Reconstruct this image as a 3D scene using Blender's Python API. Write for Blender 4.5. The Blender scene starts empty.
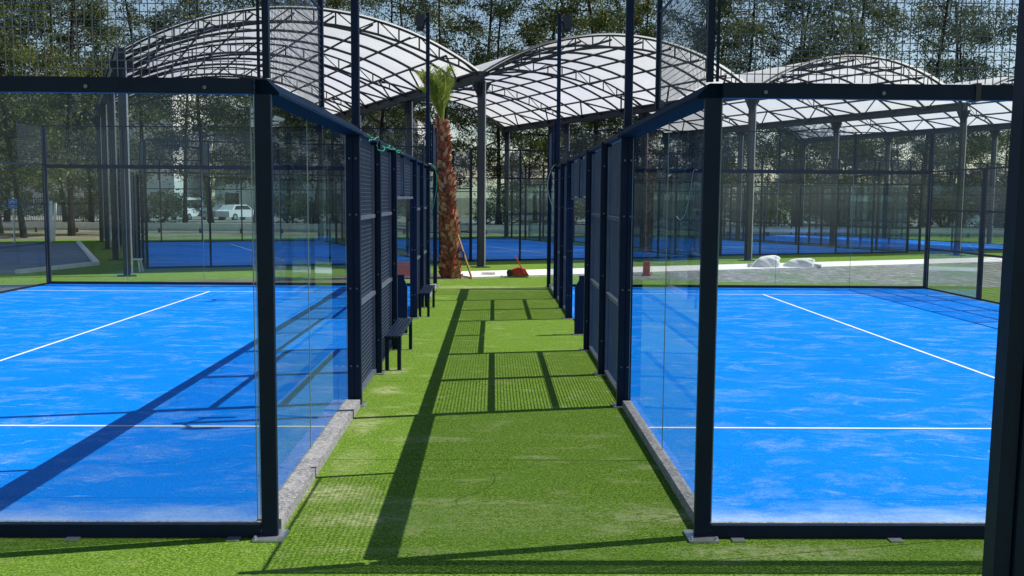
import bpy, math, random
import numpy as np
from mathutils import Vector, Matrix, Euler, noise as mnoise
R = math.radians
sc = bpy.context.scene
col = sc.collection
random.seed(7)

# ------------------------------------------------------------------ camera
CAMH = 2.295
cam = bpy.data.cameras.new('camera'); co = bpy.data.objects.new('camera', cam); col.objects.link(co)
FPX = 1070.0
cam.sensor_width = 36; cam.lens = FPX / 1024 * 36
cam.clip_start = 0.1; cam.clip_end = 6000
PPY = 310.5                                   # slight vertical shift of the lens axis
cam.shift_y = (PPY - 288) / 1024.0
pitch = 0.1052; yaw = 0.0177
co.matrix_world = (Matrix.Translation((0, 0, CAMH)) @ Matrix.Rotation(-yaw, 4, 'Z')
                   @ Matrix.Rotation(math.pi / 2 - pitch, 4, 'X') @ Matrix.Rotation(R(0.40), 4, 'Z'))
sc.camera = co
# ------------------------------------------------------------------ light
SUN_EL = R(53.2); SUN_AZ = math.atan2(1.0, 0.24)          # azimuth clockwise from +Y
w = bpy.data.worlds.new('World'); sc.world = w; w.use_nodes = True
nt = w.node_tree; bg = nt.nodes['Background']
sky = nt.nodes.new('ShaderNodeTexSky'); sky.sky_type = 'NISHITA'; sky.sun_disc = False
sky.sun_elevation = SUN_EL; sky.sun_rotation = SUN_AZ; sky.air_density = 1.0; sky.dust_density = 0.3; sky.ozone_density = 1.2
nt.links.new(sky.outputs[0], bg.inputs[0]); bg.inputs[1].default_value = 0.098
sun = bpy.data.lights.new('sun', 'SUN'); sun.energy = 5.0; sun.angle = R(0.25); sun.color = (1.0, 0.955, 0.88)
so = bpy.data.objects.new('sun', sun); col.objects.link(so)
sd = Vector((math.cos(SUN_EL) * math.sin(SUN_AZ), math.cos(SUN_EL) * math.cos(SUN_AZ), math.sin(SUN_EL)))
so.rotation_euler = sd.to_track_quat('Z', 'Y').to_euler(); so.location = (20, 0, 30)
sc.view_settings.view_transform = 'Standard'; sc.view_settings.look = 'None'
sc.view_settings.exposure = 0.16; sc.view_settings.gamma = 1.0; sc.view_settings.use_curve_mapping = False
sc.cycles.transparent_max_bounces = 40; sc.cycles.max_bounces = 8
sc.cycles.caustics_reflective = False; sc.cycles.caustics_refractive = False

# ------------------------------------------------------------------ node helpers
class NT:
    def __init__(s, name):
        s.m = bpy.data.materials.new(name); s.m.use_nodes = True; s.t = s.m.node_tree
        s.t.nodes.clear(); s.out = s.t.nodes.new('ShaderNodeOutputMaterial')
    def n(s, typ, **kw):
        nd = s.t.nodes.new(typ)
        for k, v in kw.items():
            if k.startswith('i_'):
                nd.inputs[k[2:].replace('_', ' ')].default_value = v
            else: setattr(nd, k, v)
        return nd
    def l(s, a, b): s.t.links.new(a, b)
    def coord(s, scale=(1, 1, 1), rot=(0, 0, 0), loc=(0, 0, 0), src='Object'):
        tc = s.n('ShaderNodeTexCoord'); mp = s.n('ShaderNodeMapping')
        mp.inputs['Scale'].default_value = scale; mp.inputs['Rotation'].default_value = rot; mp.inputs['Location'].default_value = loc
        s.l(tc.outputs[src], mp.inputs[0]); return mp.outputs[0]
    def noise(s, vec, scale, detail=3, rough=.55):
        nd = s.n('ShaderNodeTexNoise'); nd.inputs['Scale'].default_value = scale
        nd.inputs['Detail'].default_value = detail; nd.inputs['Roughness'].default_value = rough
        s.l(vec, nd.inputs['Vector']); return nd.outputs['Fac']
    def ramp(s, fac, stops):
        nd = s.n('ShaderNodeValToRGB'); e = nd.color_ramp.elements
        while len(e) < len(stops): e.new(.5)
        for k, (p, c) in enumerate(stops):
            e[k].position = p; e[k].color = c if len(c) == 4 else (*c, 1)
        s.l(fac, nd.inputs[0]); return nd.outputs[0]
    def mix(s, fac, a, b, mode='MIX'):
        nd = s.n('ShaderNodeMix', data_type='RGBA', blend_type=mode)
        for sock, v in ((nd.inputs[0], fac), (nd.inputs[6], a), (nd.inputs[7], b)):
            if isinstance(v, (int, float)): sock.default_value = v
            elif isinstance(v, tuple): sock.default_value = (*v, 1) if len(v) == 3 else v
            else: s.l(v, sock)
        return nd.outputs[2]
    def math(s, op, a, b=0.0):
        nd = s.n('ShaderNodeMath', operation=op)
        for sock, v in ((nd.inputs[0], a), (nd.inputs[1], b)):
            if isinstance(v, (int, float)): sock.default_value = v
            else: s.l(v, sock)
        return nd.outputs[0]
    def bsdf(s, colr, rough=.6, metal=0, spec=.5, bump=None, bstr=.3, bdist=.01):
        b = s.n('ShaderNodeBsdfPrincipled')
        if isinstance(colr, tuple): b.inputs['Base Color'].default_value = (*colr[:3], 1)
        else: s.l(colr, b.inputs['Base Color'])
        if isinstance(rough, (int, float)): b.inputs['Roughness'].default_value = rough
        else: s.l(rough, b.inputs['Roughness'])
        b.inputs['Metallic'].default_value = metal; b.inputs['Specular IOR Level'].default_value = spec
        if bump is not None:
            bp = s.n('ShaderNodeBump'); bp.inputs['Strength'].default_value = bstr; bp.inputs['Distance'].default_value = bdist
            s.l(bump, bp.inputs['Height']); s.l(bp.outputs[0], b.inputs['Normal'])
        return b
    def done(s, sh): s.l(sh.outputs[0] if hasattr(sh, 'outputs') else sh, s.out.inputs[0]); return s.m

M = {}
def simple(name, c1, c2, rough=.6, metal=0, spec=.5, scale=6, bstr=.15, rscale=None):
    t = NT(name); v = t.coord()
    f = t.noise(v, scale, 4)
    c = t.ramp(f, [(.3, c1), (.7, c2)])
    M[name] = t.done(t.bsdf(c, rough, metal, spec, bump=t.noise(v, rscale or scale * 8, 2), bstr=bstr, bdist=.004)); return M[name]

def turf_green():
    t = NT('artificial_turf'); v = t.coord()
    fine = t.noise(v, 55, 4, .95); med = t.noise(v, 14, 4, .7); big = t.noise(v, .9, 4, .6)
    fib = t.noise(t.coord((1, .35, 1)), 60, 3, .7)
    base = t.ramp(fine, [(.40, (.008, .032, .003)), (.5, (.090, .182, .015)), (.60, (.36, .49, .08))])
    base = t.mix(t.ramp(fib, [(.4, (0, 0, 0)), (.65, (.35, .35, .35))]), base, (.125, .26, .035))
    base = t.mix(t.ramp(med, [(.35, (0, 0, 0)), (.7, (.35, .35, .35))]), base, (.055, .15, .01))
    base = t.mix(t.ramp(big, [(.4, (0, 0, 0)), (.65, (.35, .35, .35))]), base, (.13, .23, .035))
    # sand worked into the pile: streaks and patches
    sv = t.coord((1.0, 2.0, 1), (0, 0, .15)); s1 = t.noise(sv, 1.7, 5, .68)
    m1 = t.ramp(s1, [(.56, (0, 0, 0)), (.72, (.7, .7, .7))])
    s2 = t.noise(t.coord((1.2, 4, 1), (0, 0, -.5)), 3.3, 6, .75)
    m2 = t.ramp(s2, [(.60, (0, 0, 0)), (.72, (.7, .7, .7))])
    grain = t.ramp(t.noise(v, 45, 3, .8), [(.35, (.25, .25, .25)), (.65, (1, 1, 1))])
    mk = t.mix(1.0, t.mix(1.0, m1, m2, 'ADD'), grain, 'MULTIPLY')
    base = t.mix(mk, base, (.42, .43, .22))
    sepp = t.n('ShaderNodeSeparateXYZ'); t.l(v, sepp.inputs[0]); acc = None
    wob = t.noise(v, 3.5, 5, .75)
    for (px, py, rx, ry, st) in ((-1.25, 8.15, .40, .30, .85), (-1.0, 7.45, .45, .20, .7), (1.22, 7.55, .5, .22, .7), (1.9, 6.75, .8, .18, .6), (-1.3, 10.7, .18, .6, .6), (-1.28, 12.6, .2, .3, .7),
                                 (-1.3, 14.0, .2, .3, .6), (-.35, 7.9, .9, .12, .45), (-.6, 10.0, .5, .15, .4), (.4, 9.3, .25, .08, .5), (-.4, 27.3, 1.6, .5, .7), (3.6, 6.7, .6, .12, .45), (-.1, 7.55, 1.7, .5, .22), (.2, 27.0, 2.4, .9, .35), (-1.22, 9.2, .2, .5, .4)):
        dx = t.math('DIVIDE', t.math('SUBTRACT', sepp.outputs[0], px), rx); dy = t.math('DIVIDE', t.math('SUBTRACT', sepp.outputs[1], py), ry)
        dd = t.math('ADD', t.math('MULTIPLY', dx, dx), t.math('MULTIPLY', dy, dy))
        q = t.math('MULTIPLY', t.math('SUBTRACT', t.math('ADD', 0.35, t.math('MULTIPLY', wob, 1.6)), dd), st)
        q = t.math('MINIMUM', t.math('MAXIMUM', q, 0.0), st)
        acc = q if acc is None else t.math('MAXIMUM', acc, q)
    brk = t.ramp(t.noise(t.coord((1, 1.6, 1)), 9, 6, .8), [(.42, (.0, .0, .0)), (.6, (1, 1, 1))])
    base = t.mix(t.math('MULTIPLY', acc, brk), base, (.46, .47, .26))
    # seams between the rolls
    sep = t.n('ShaderNodeSeparateXYZ'); t.l(v, sep.inputs[0])
    fr = t.math('FRACT', t.math('DIVIDE', t.math('ADD', sep.outputs[1], .8), 4.0))
    seam = t.math('LESS_THAN', t.math('ABSOLUTE', t.math('SUBTRACT', fr, .5)), .0022)
    base = t.mix(t.math('MULTIPLY', seam, .7), base, (.02, .05, .006))
    b = t.bsdf(base, .85, 0, .04, bump=fine, bstr=.6, bdist=.015)
    M['turf'] = t.done(b)
turf_green()

def turf_blue():
    t = NT('blue_court_turf'); v = t.coord()
    fine = t.noise(v, 60, 4, .95)
    base = t.ramp(fine, [(.38, (.0004, .125, .58)), (.62, (.0008, .275, .96))])
    big = t.noise(v, .35, 3, .5)
    base = t.mix(t.ramp(big, [(.4, (0, 0, 0)), (.7, (.3, .3, .3))]), base, (.002, .26, .90))
    wv = t.n('ShaderNodeVectorMath', operation='ADD'); nz = t.n('ShaderNodeTexNoise'); nz.inputs['Scale'].default_value = .9; nz.inputs['Detail'].default_value = 3
    t.l(v, nz.inputs['Vector']); sc3 = t.n('ShaderNodeVectorMath', operation='SCALE'); sc3.inputs['Scale'].default_value = 1.3; t.l(nz.outputs['Color'], sc3.inputs[0])
    t.l(v, wv.inputs[0]); t.l(sc3.outputs[0], wv.inputs[1])
    def wc(scale, rot):
        mp = t.n('ShaderNodeMapping'); mp.inputs['Scale'].default_value = scale; mp.inputs['Rotation'].default_value = (0, 0, rot); t.l(wv.outputs[0], mp.inputs[0]); return mp.outputs[0]
    a = t.noise(wc((1.0, 1.7, 1), .2), 1.3, 8, .72)
    ma = t.ramp(a, [(.50, (0, 0, 0)), (.64, (.30, .30, .30)), (.80, (.62, .62, .62))])
    b2 = t.noise(wc((.55, 2.6, 1), -.45), 2.6, 6, .74)
    mb = t.ramp(b2, [(.60, (0, 0, 0)), (.70, (.75, .75, .75))])
    b3 = t.noise(wc((.5, 2.8, 1), .35), 3.4, 5, .72)
    mc = t.ramp(b3, [(.62, (0, 0, 0)), (.71, (.45, .45, .45))])
    pk = t.ramp(t.noise(v, .35, 3), [(.42, (.15, .15, .15)), (.6, (1, 1, 1))])
    mb = t.mix(1.0, mb, pk, 'MULTIPLY')
    mk = t.mix(1.0, t.mix(1.0, ma, mb, 'ADD'), mc, 'ADD')
    grain = t.ramp(t.noise(v, 26, 6, .95), [(.42, (.12, .12, .12)), (.58, (1, 1, 1))])
    mk = t.mix(1.0, mk, grain, 'MULTIPLY')
    # drifts of sand along the glass at the near end
    sep = t.n('ShaderNodeSeparateXYZ'); t.l(v, sep.inputs[0])
    wob = t.math('MULTIPLY', t.noise(t.coord((.6, 1, 1)), 2.2, 5, .7), 1.1)
    edge = t.n('ShaderNodeMapRange'); t.l(t.math('SUBTRACT', sep.outputs[1], wob), edge.inputs[0])
    edge.inputs[1].default_value = 6.75; edge.inputs[2].default_value = 7.25; edge.inputs[3].default_value = .85; edge.inputs[4].default_value = 0
    pass
    eg = t.math('MULTIPLY', edge.outputs[0], 1.0)
    col_ = t.mix(mk, base, (.46, .56, .76))
    col_ = t.mix(t.math('MULTIPLY', eg, t.noise(v, 28, 5, .9)), col_, (.62, .74, .84))
    fr = t.math('FRACT', t.math('DIVIDE', t.math('ADD', sep.outputs[1], .35), 3.3))
    seam = t.math('LESS_THAN', t.math('ABSOLUTE', t.math('SUBTRACT', fr, .5)), .0022)
    col_ = t.mix(t.math('MULTIPLY', seam, .45), col_, (.003, .05, .3))
    M['blue'] = t.done(t.bsdf(col_, .85, 0, .02, bump=fine, bstr=.4, bdist=.01))
turf_blue()

def far_blue():
    t = NT('far_blue_turf'); v = t.coord()
    base = t.ramp(t.noise(v, .5, 4), [(.35, (.004, .17, .75)), (.7, (.02, .27, .92))])
    M['far_blue'] = t.done(t.bsdf(base, .75, 0, .1, bump=t.noise(v, 60), bstr=.3))
far_blue()
def ground_mat():
    t = NT('ground_soil'); v = t.coord()
    c = t.ramp(t.noise(v, .25, 6, .65), [(.35, (.10, .105, .05)), (.52, (.22, .20, .13)), (.7, (.34, .31, .23))])
    c = t.mix(t.ramp(t.noise(v, 6, 4, .7), [(.4, (0, 0, 0)), (.7, (.4, .4, .4))]), c, (.07, .085, .03))
    M['soil'] = t.done(t.bsdf(c, .9, 0, .1, bump=t.noise(v, 12, 4), bstr=.5, bdist=.05))
ground_mat()
def gravel_mat():
    t = NT('gravel'); v = t.coord()
    vo = t.n('ShaderNodeTexVoronoi'); vo.inputs['Scale'].default_value = 9; t.l(v, vo.inputs[0])
    c = t.ramp(t.noise(v, 3, 6, .8), [(.35, (.09, .10, .10)), (.5, (.20, .21, .20)), (.68, (.42, .43, .40))])
    c = t.mix(t.ramp(t.noise(v, .5, 4), [(.5, (0, 0, 0)), (.6, (.8, .8, .8))]), c, (.12, .2, .08))
    M['gravel'] = t.done(t.bsdf(c, .9, 0, .1, bump=vo.outputs[0], bstr=.6, bdist=.05))
gravel_mat()
simple('concrete', (.62, .61, .59), (.82, .81, .78), .85, spec=.2, scale=5, bstr=.3)
def kerb_mat():
    t = NT('speckled_concrete'); v = t.coord()
    f = t.noise(v, 38, 5, .95); g = t.noise(v, 5, 3)
    c = t.ramp(f, [(.40, (.10, .10, .11)), (.52, (.28, .28, .29)), (.64, (.55, .54, .53))])
    c = t.mix(t.ramp(g, [(.45, (0, 0, 0)), (.7, (.25, .25, .25))]), c, (.6, .59, .56))
    M['kerb'] = t.done(t.bsdf(c, .9, 0, .2, bump=f, bstr=.6, bdist=.01))
kerb_mat()
def paint_navy():
    t = NT('navy_powder_coat'); v = t.coord()
    c = t.ramp(t.noise(v, 2.5, 5, .6), [(.3, (.0055, .012, .031)), (.7, (.009, .019, .049))])
    d = t.noise(v, 22, 5, .75)
    c = t.mix(t.ramp(d, [(.66, (0, 0, 0)), (.8, (.14, .14, .14))]), c, (.10, .11, .13))
    r = t.math('ADD', t.math('MULTIPLY', t.noise(v, 9, 4), .3), .28)
    M['navy'] = t.done(t.bsdf(c, r, 0, .16, bump=t.noise(v, 260, 2), bstr=.08, bdist=.002))
paint_navy()
simple('beam_blue', (.006, .016, .034), (.008, .020, .044), .6, 0, .02, 3, .05)
simple('rail_navy_sunlit', (.08, .10, .14), (.13, .15, .20), .35, 0, .5, 3, .05)  # navy of the rails, lightened: sunlit tops and sky reflection put into the colour
simple('wire', (.06, .075, .10), (.095, .11, .14), .35, .0, .6, 3)
simple('canopy_steel', (.016, .018, .025), (.03, .034, .044), .5, .0, .3, 2)
simple('galvanised', (.42, .44, .46), (.56, .58, .60), .4, .8, .5, 14)
simple('bolt_metal', (.12, .13, .15), (.22, .23, .26), .45, .6, .5, 20)
simple('white_line', (.72, .76, .76), (.86, .88, .86), .8, 0, .1, 5)
simple('black_plastic', (.012, .012, .014), (.022, .022, .025), .4)
simple('red_paint', (.42, .022, .02), (.6, .04, .03), .45)
simple('orange_plastic', (.62, .13, .05), (.75, .2, .09), .5)
simple('white_sack', (.62, .62, .60), (.82, .82, .80), .8, 0, .2, 4, .4, 12)
simple('wood', (.28, .15, .07), (.46, .27, .13), .75, 0, .2, 8)
simple('green_plastic', (.03, .35, .12), (.05, .5, .2), .4)
simple('grey_cable', (.42, .43, .40), (.58, .6, .56), .5)
simple('bark', (.016, .013, .011), (.05, .042, .034), .9, 0, .1, 3, .8, 18)
simple('palm_bark', (.12, .038, .024), (.44, .155, .10), .9, 0, .1, 9, .8, 40)
simple('palm_cut', (.42, .20, .11), (.62, .36, .22), .85, 0, .1, 9, .5, 40)
simple('dry_frond', (.5, .22, .04), (.7, .36, .08), .8)
simple('render_wall', (.55, .55, .54), (.72, .71, .69), .85, 0, .2, .6)
simple('roof_tile', (.28, .16, .11), (.38, .24, .17), .85, 0, .2, 3)
simple('asphalt', (.16, .16, .16), (.26, .26, .25), .9, 0, .2, 2)
simple('car_white', (.68, .69, .70), (.76, .77, .78), .25, 0, .6, 1, 0)
simple('car_silver', (.35, .37, .4), (.42, .44, .47), .25, .5, .6, 1, 0)
simple('car_blue', (.03, .06, .16), (.04, .08, .2), .25, 0, .6, 1, 0)
simple('dark_window', (.015, .02, .025), (.03, .035, .04), .08, 0, .6, 1, 0)
simple('sign_blue', (.02, .16, .5), (.03, .2, .58), .4)
simple('slab', (.10, .14, .20), (.17, .22, .30), .8, 0, .2, .8)
simple('brown_board', (.09, .055, .04), (.16, .10, .07), .8)

def glass_mat(name, tint, haze):
    t = NT(name); v = t.coord()
    fr = t.n('ShaderNodeFresnel'); fr.inputs[0].default_value = 1.5
    fac = t.math('MINIMUM', t.math('MULTIPLY', fr.outputs[0], 1.05), .42)
    tr = t.n('ShaderNodeBsdfTransparent'); tr.inputs[0].default_value = (*tint, 1)
    gl = t.n('ShaderNodeBsdfGlossy'); gl.inputs['Roughness'].default_value = .015
    gl.inputs[0].default_value = (.48, .62, .74, 1)
    m1 = t.n('ShaderNodeMixShader'); t.l(fac, m1.inputs[0]); t.l(tr.outputs[0], m1.inputs[1]); t.l(gl.outputs[0], m1.inputs[2])
    df = t.n('ShaderNodeBsdfDiffuse'); df.inputs[0].default_value = (.42, .58, .64, 1)
    # dust on the pane, thicker near its foot; teal haze also imitates hazy reflections
    sep = t.n('ShaderNodeSeparateXYZ'); t.l(v, sep.inputs[0])
    ft = t.n('ShaderNodeMapRange'); t.l(sep.outputs[2], ft.inputs[0])
    ft.inputs[1].default_value = 0; ft.inputs[2].default_value = .9; ft.inputs[3].default_value = haze * 5.5; ft.inputs[4].default_value = haze * .6
    hz = t.math('MULTIPLY', ft.outputs[0], t.math('ADD', t.noise(t.coord((3, 3, .7)), 2.5, 5, .7), .45))
    m2 = t.n('ShaderNodeMixShader'); t.l(hz, m2.inputs[0]); t.l(m1.outputs[0], m2.inputs[1]); t.l(df.outputs[0], m2.inputs[2])
    M[name] = t.done(m2)
glass_mat('pane_glass', (.95, .985, .988), .009)
glass_mat('far_glass', (.78, .91, .94), .012)
def edge_glass():
    t = NT('glass_edge')
    M['glass_edge'] = t.done(t.bsdf((.28, .36, .37), .2, 0, .4))
edge_glass()
def membrane():
    t = NT('white_membrane'); v = t.coord()
    c = t.ramp(t.noise(v, .45, 6, .7), [(.3, (.80, .80, .81)), (.7, (.93, .93, .92))])
    d = t.n('ShaderNodeBsdfDiffuse'); t.l(c, d.inputs[0]); tr = t.n('ShaderNodeBsdfTranslucent'); t.l(c, tr.inputs[0])
    m = t.n('ShaderNodeMixShader'); m.inputs[0].default_value = .45
    t.l(d.outputs[0], m.inputs[1]); t.l(tr.outputs[0], m.inputs[2]); M['membrane'] = t.done(m)
membrane()
def leaf(name, a, b, c, sc_=.6, trans=.35):
    t = NT(name); v = t.coord(src='Object')
    gi = t.n('ShaderNodeNewGeometry')
    f = t.math('ADD', t.math('MULTIPLY', t.noise(v, sc_, 3), .8), t.math('MULTIPLY', gi.outputs['Random Per Island'], .2))
    cc = t.ramp(f, [(.3, a), (.5, b), (.7, c)])
    p = t.bsdf(cc, .55, 0, .35); tr = t.n('ShaderNodeBsdfTranslucent'); t.l(cc, tr.inputs[0])
    m = t.n('ShaderNodeMixShader'); m.inputs[0].default_value = trans
    t.l(p.outputs[0], m.inputs[1]); t.l(tr.outputs[0], m.inputs[2]); M[name] = t.done(m)
leaf('leaf_olive', (.035, .055, .016), (.09, .12, .028), (.25, .26, .07))
leaf('leaf_dark', (.02, .04, .024), (.05, .085, .036), (.13, .17, .055))
leaf('leaf_grey', (.04, .065, .045), (.09, .13, .065), (.22, .26, .12))
leaf('palm_leaf', (.13, .17, .022), (.27, .34, .05), (.46, .50, .12), 3)

# ------------------------------------------------------------------ mesh builder
W = {}                                        # world offset of every object built
class MB:
    def __init__(s): s.v = []; s.f = []; s.mi = []; s.cur = 0
    def _add(s, vs, fs):
        o = len(s.v); s.v.extend([tuple(p) for p in vs]); s.f.extend([tuple(i + o for i in f) for f in fs]); s.mi.extend([s.cur] * len(fs)); return s
    def box(s, x0, x1, y0, y1, z0, z1):
        return s._add([(x0, y0, z0), (x1, y0, z0), (x1, y1, z0), (x0, y1, z0), (x0, y0, z1), (x1, y0, z1), (x1, y1, z1), (x0, y1, z1)],
                      [(0, 3, 2, 1), (4, 5, 6, 7), (0, 1, 5, 4), (1, 2, 6, 5), (2, 3, 7, 6), (3, 0, 4, 7)])
    def cbox(s, x0, x1, y0, y1, z0, z1, c=.005):           # box with chamfered vertical edges and top
        ring = [(x0 + c, y0), (x1 - c, y0), (x1, y0 + c), (x1, y1 - c), (x1 - c, y1), (x0 + c, y1), (x0, y1 - c), (x0, y0 + c)]
        vs = [(x, y, z0) for x, y in ring] + [(x, y, z1) for x, y in ring]
        fs = [tuple(range(7, -1, -1)), tuple(range(8, 16))] + [(i, (i + 1) % 8, 8 + (i + 1) % 8, 8 + i) for i in range(8)]
        return s._add(vs, fs)
    def bar(s, p, q, a=.05, b=None, caps=True, up=(0, 0, 1)):
        b = a if b is None else b; p = Vector(p); q = Vector(q); d = (q - p).normalized(); u = Vector(up)
        if abs(d.dot(u)) > .98: u = Vector((0, 1, 0)) if abs(d.y) < .9 else Vector((1, 0, 0))
        x = d.cross(u).normalized() * a / 2; y = x.cross(d).normalized() * b / 2
        vs = [p - x - y, p + x - y, p + x + y, p - x + y, q - x - y, q + x - y, q + x + y, q - x + y]
        fs = [(0, 1, 5, 4), (1, 2, 6, 5), (2, 3, 7, 6), (3, 0, 4, 7)]
        if caps: fs += [(3, 2, 1, 0), (4, 5, 6, 7)]
        return s._add(vs, fs)
    def tube(s, pts, r, n=6, caps=True):
        pts = [Vector(p) for p in pts]; rs = r if isinstance(r, (list, tuple)) else [r] * len(pts); vs = []; fs = []
        for i, p in enumerate(pts):
            d = (pts[min(i + 1, len(pts) - 1)] - pts[max(i - 1, 0)]).normalized()
            u = Vector((0, 0, 1)) if abs(d.z) < .9 else Vector((1, 0, 0))
            x = d.cross(u).normalized(); y = x.cross(d)
            for k in range(n):
                a = 2 * math.pi * k / n; vs.append(p + (x * math.cos(a) + y * math.sin(a)) * rs[i])
        for i in range(len(pts) - 1):
            for k in range(n):
                k2 = (k + 1) % n; fs.append((i * n + k, i * n + k2, (i + 1) * n + k2, (i + 1) * n + k))
        if caps: fs += [tuple(range(n - 1, -1, -1)), tuple((len(pts) - 1) * n + k for k in range(n))]
        return s._add(vs, fs)
    def prism(s, poly, axis, a0, a1):          # polygon in the plane normal to axis, extruded along it
        def P(u, v, w_):
            return {'x': (w_, u, v), 'y': (u, w_, v), 'z': (u, v, w_)}[axis]
        n = len(poly); vs = [P(u, v, a0) for u, v in poly] + [P(u, v, a1) for u, v in poly]
        return s._add(vs, [tuple(range(n - 1, -1, -1)), tuple(range(n, 2 * n))] + [(i, (i + 1) % n, n + (i + 1) % n, n + i) for i in range(n)])
    def wiregrid(s, o, a, la, b, lb, step=.05, th=.004, nrm=None):
        o, a, b = Vector(o), Vector(a).normalized(), Vector(b).normalized(); nrm = a.cross(b)
        n = int(round(la / step))
        for i in range(1, n):
            p = o + a * (la * i / n); s.bar(p, p + b * lb, th, th, caps=False, up=nrm)
        n = int(round(lb / step))
        for i in range(1, n):
            p = o + b * (lb * i / n) + nrm * th * 1.02; s.bar(p, p + a * la, th, th, caps=False, up=nrm)
        return s
    def build(s, name, mat, parent=None, smooth=False, local=False):
        off = Vector((0, 0, 0)) if (parent is None or local) else W[parent.name]
        me = bpy.data.meshes.new(name)
        me.from_pydata([(x - off.x, y - off.y, z - off.z) for x, y, z in s.v], [], s.f)
        mats = mat if isinstance(mat, (list, tuple)) else [mat]
        for m_ in mats: me.materials.append(M[m_])
        if len(mats) > 1: me.polygons.foreach_set('material_index', s.mi)
        if smooth: me.shade_smooth()
        me.update(); o = bpy.data.objects.new(name, me); col.objects.link(o)
        if parent is not None: o.parent = parent
        W[o.name] = off.copy() if not local else Vector((0, 0, 0)); return o

def tag(o, label=None, cat=None, group=None, kind=None):
    if label: o['label'] = label
    if cat: o['category'] = cat
    if group: o['group'] = group
    if kind: o['kind'] = kind
    return o
def thing(name, label, cat, loc=(0, 0, 0), rz=0, group=None):
    o = bpy.data.objects.new(name, None); col.objects.link(o); o.location = loc; o.rotation_euler = (0, 0, rz)
    o.empty_display_size = .2; W[o.name] = Vector(loc); return tag(o, label, cat, group)
def dup(root, loc, rz=0, label=None, group=None, scale=None):
    def cp(o, par):
        c = o.copy(); col.objects.link(c); c.parent = par
        W[c.name] = Vector((0, 0, 0))
        for ch in list(o.children): cp(ch, c)
        return c
    r = cp(root, None); r.location = loc; r.rotation_euler = (0, 0, rz)
    if scale: r.scale = scale
    if label: r['label'] = label
    if group: r['group'] = group
    return r
def sheet(name, pts, z, mat):
    m = MB(); m._add([(x, y, z) for x, y in pts], [tuple(range(len(pts)))]); o = m.build(name, mat); o['kind'] = 'structure'; return o

# ------------------------------------------------------------------ dimensions of the two near courts
D0, D1 = 7.02, 27.4                          # near and far ends
ST = [7.02, 9.25, 11.60, 13.75, 16.0, 18.15, 20.20, 22.15, 24.25, 25.8, 27.4]
LX, RX = -1.440, 1.370                         # aisle faces of the two walls
LXO, RXO = -11.35, 11.2                      # outer faces

# ------------------------------------------------------------------ ground
sheet('ground', [(-1500, -60), (1500, -60), (1500, 3000), (-1500, 3000)], 0, 'soil')
U = Vector((math.cos(R(25.5)), math.sin(R(25.5)), 0)); V = Vector((-math.sin(R(21.5)), math.cos(R(21.5)), 0))
P2 = Vector((-.43, 35.2, 0)); SP = 11.03
VP = [P2 + U * SP * (k - 1) for k in range(5)]           # column feet of the canopy, left to right
def loc2(s_, t_, base=P2): p = base + U * s_ + V * t_; return (p.x, p.y)
# green turf between and around the near courts, up to the concrete path
pathA = P2 + V * -4.4; pathB = P2 + V * -2.2
def online(p, x): k = (x - p.x) / U.x; return p.y + U.y * k
sheet('aisle_turf', [(-14, -8), (14, -8), (14, 28.2), (4.5, 30.0), (2.2, online(pathA, 2.2)), (-14, online(pathA, -14))], .004, 'turf')
sheet('gravel_strip', [(1.9, 28.0), (40, 28.0), (40, online(pathA, 40)), (1.9, online(pathA, 1.9))], .002, 'gravel')
sheet('canopy_turf', [loc2(-40, -2.2), loc2(44, -2.2), loc2(44, 27), loc2(-40, 27)], .006, 'turf')
pth = MB()
for k in range(-1, 22):
    a = pathA + U * (k * 2.0); b = pathA + U * (k * 2.0 + 1.985); c = pathB + U * (k * 2.0 + 1.985); d = pathB + U * (k * 2.0)
    pth._add([(p.x, p.y, .0) for p in (a, b, c, d)] + [(p.x, p.y, .05) for p in (a, b, c, d)],
             [(4, 5, 6, 7), (0, 1, 5, 4), (1, 2, 6, 5), (2, 3, 7, 6), (3, 0, 4, 7)])
pth.build('path', 'concrete')['kind'] = 'structure'
rd = MB(); rd._add([(-400, 96, .01), (400, 96, .01), (400, 112, .01), (-400, 112, .01)], [(0, 1, 2, 3)]); rd.build('road', 'asphalt')['kind'] = 'structure'

def court_floor(x0, x1):
    sheet('court_surface', [(x0, D0 + .10), (x1, D0 + .10), (x1, D1 - .05), (x0, D1 - .05)], .03, 'blue')
    z = .034; xc = (x0 + x1) / 2; m = MB()
    xc = -6.72 if xc < 0 else 6.45
    for y in (10.42, 25.4):
        m._add([(x0, y - .025, z), (x1, y - .025, z), (x1, y + .025, z), (x0, y + .025, z)], [(0, 1, 2, 3)])
    m._add([(xc - .025, 10.449, z), (xc + .025, 10.449, z), (xc + .025, 25.371, z), (xc - .025, 25.371, z)], [(0, 1, 2, 3)])
    m.build('court_marking', 'white_line')['kind'] = 'structure'
court_floor(LXO + .1, LX - .16); court_floor(RX + .16, RXO - .1)

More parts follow.
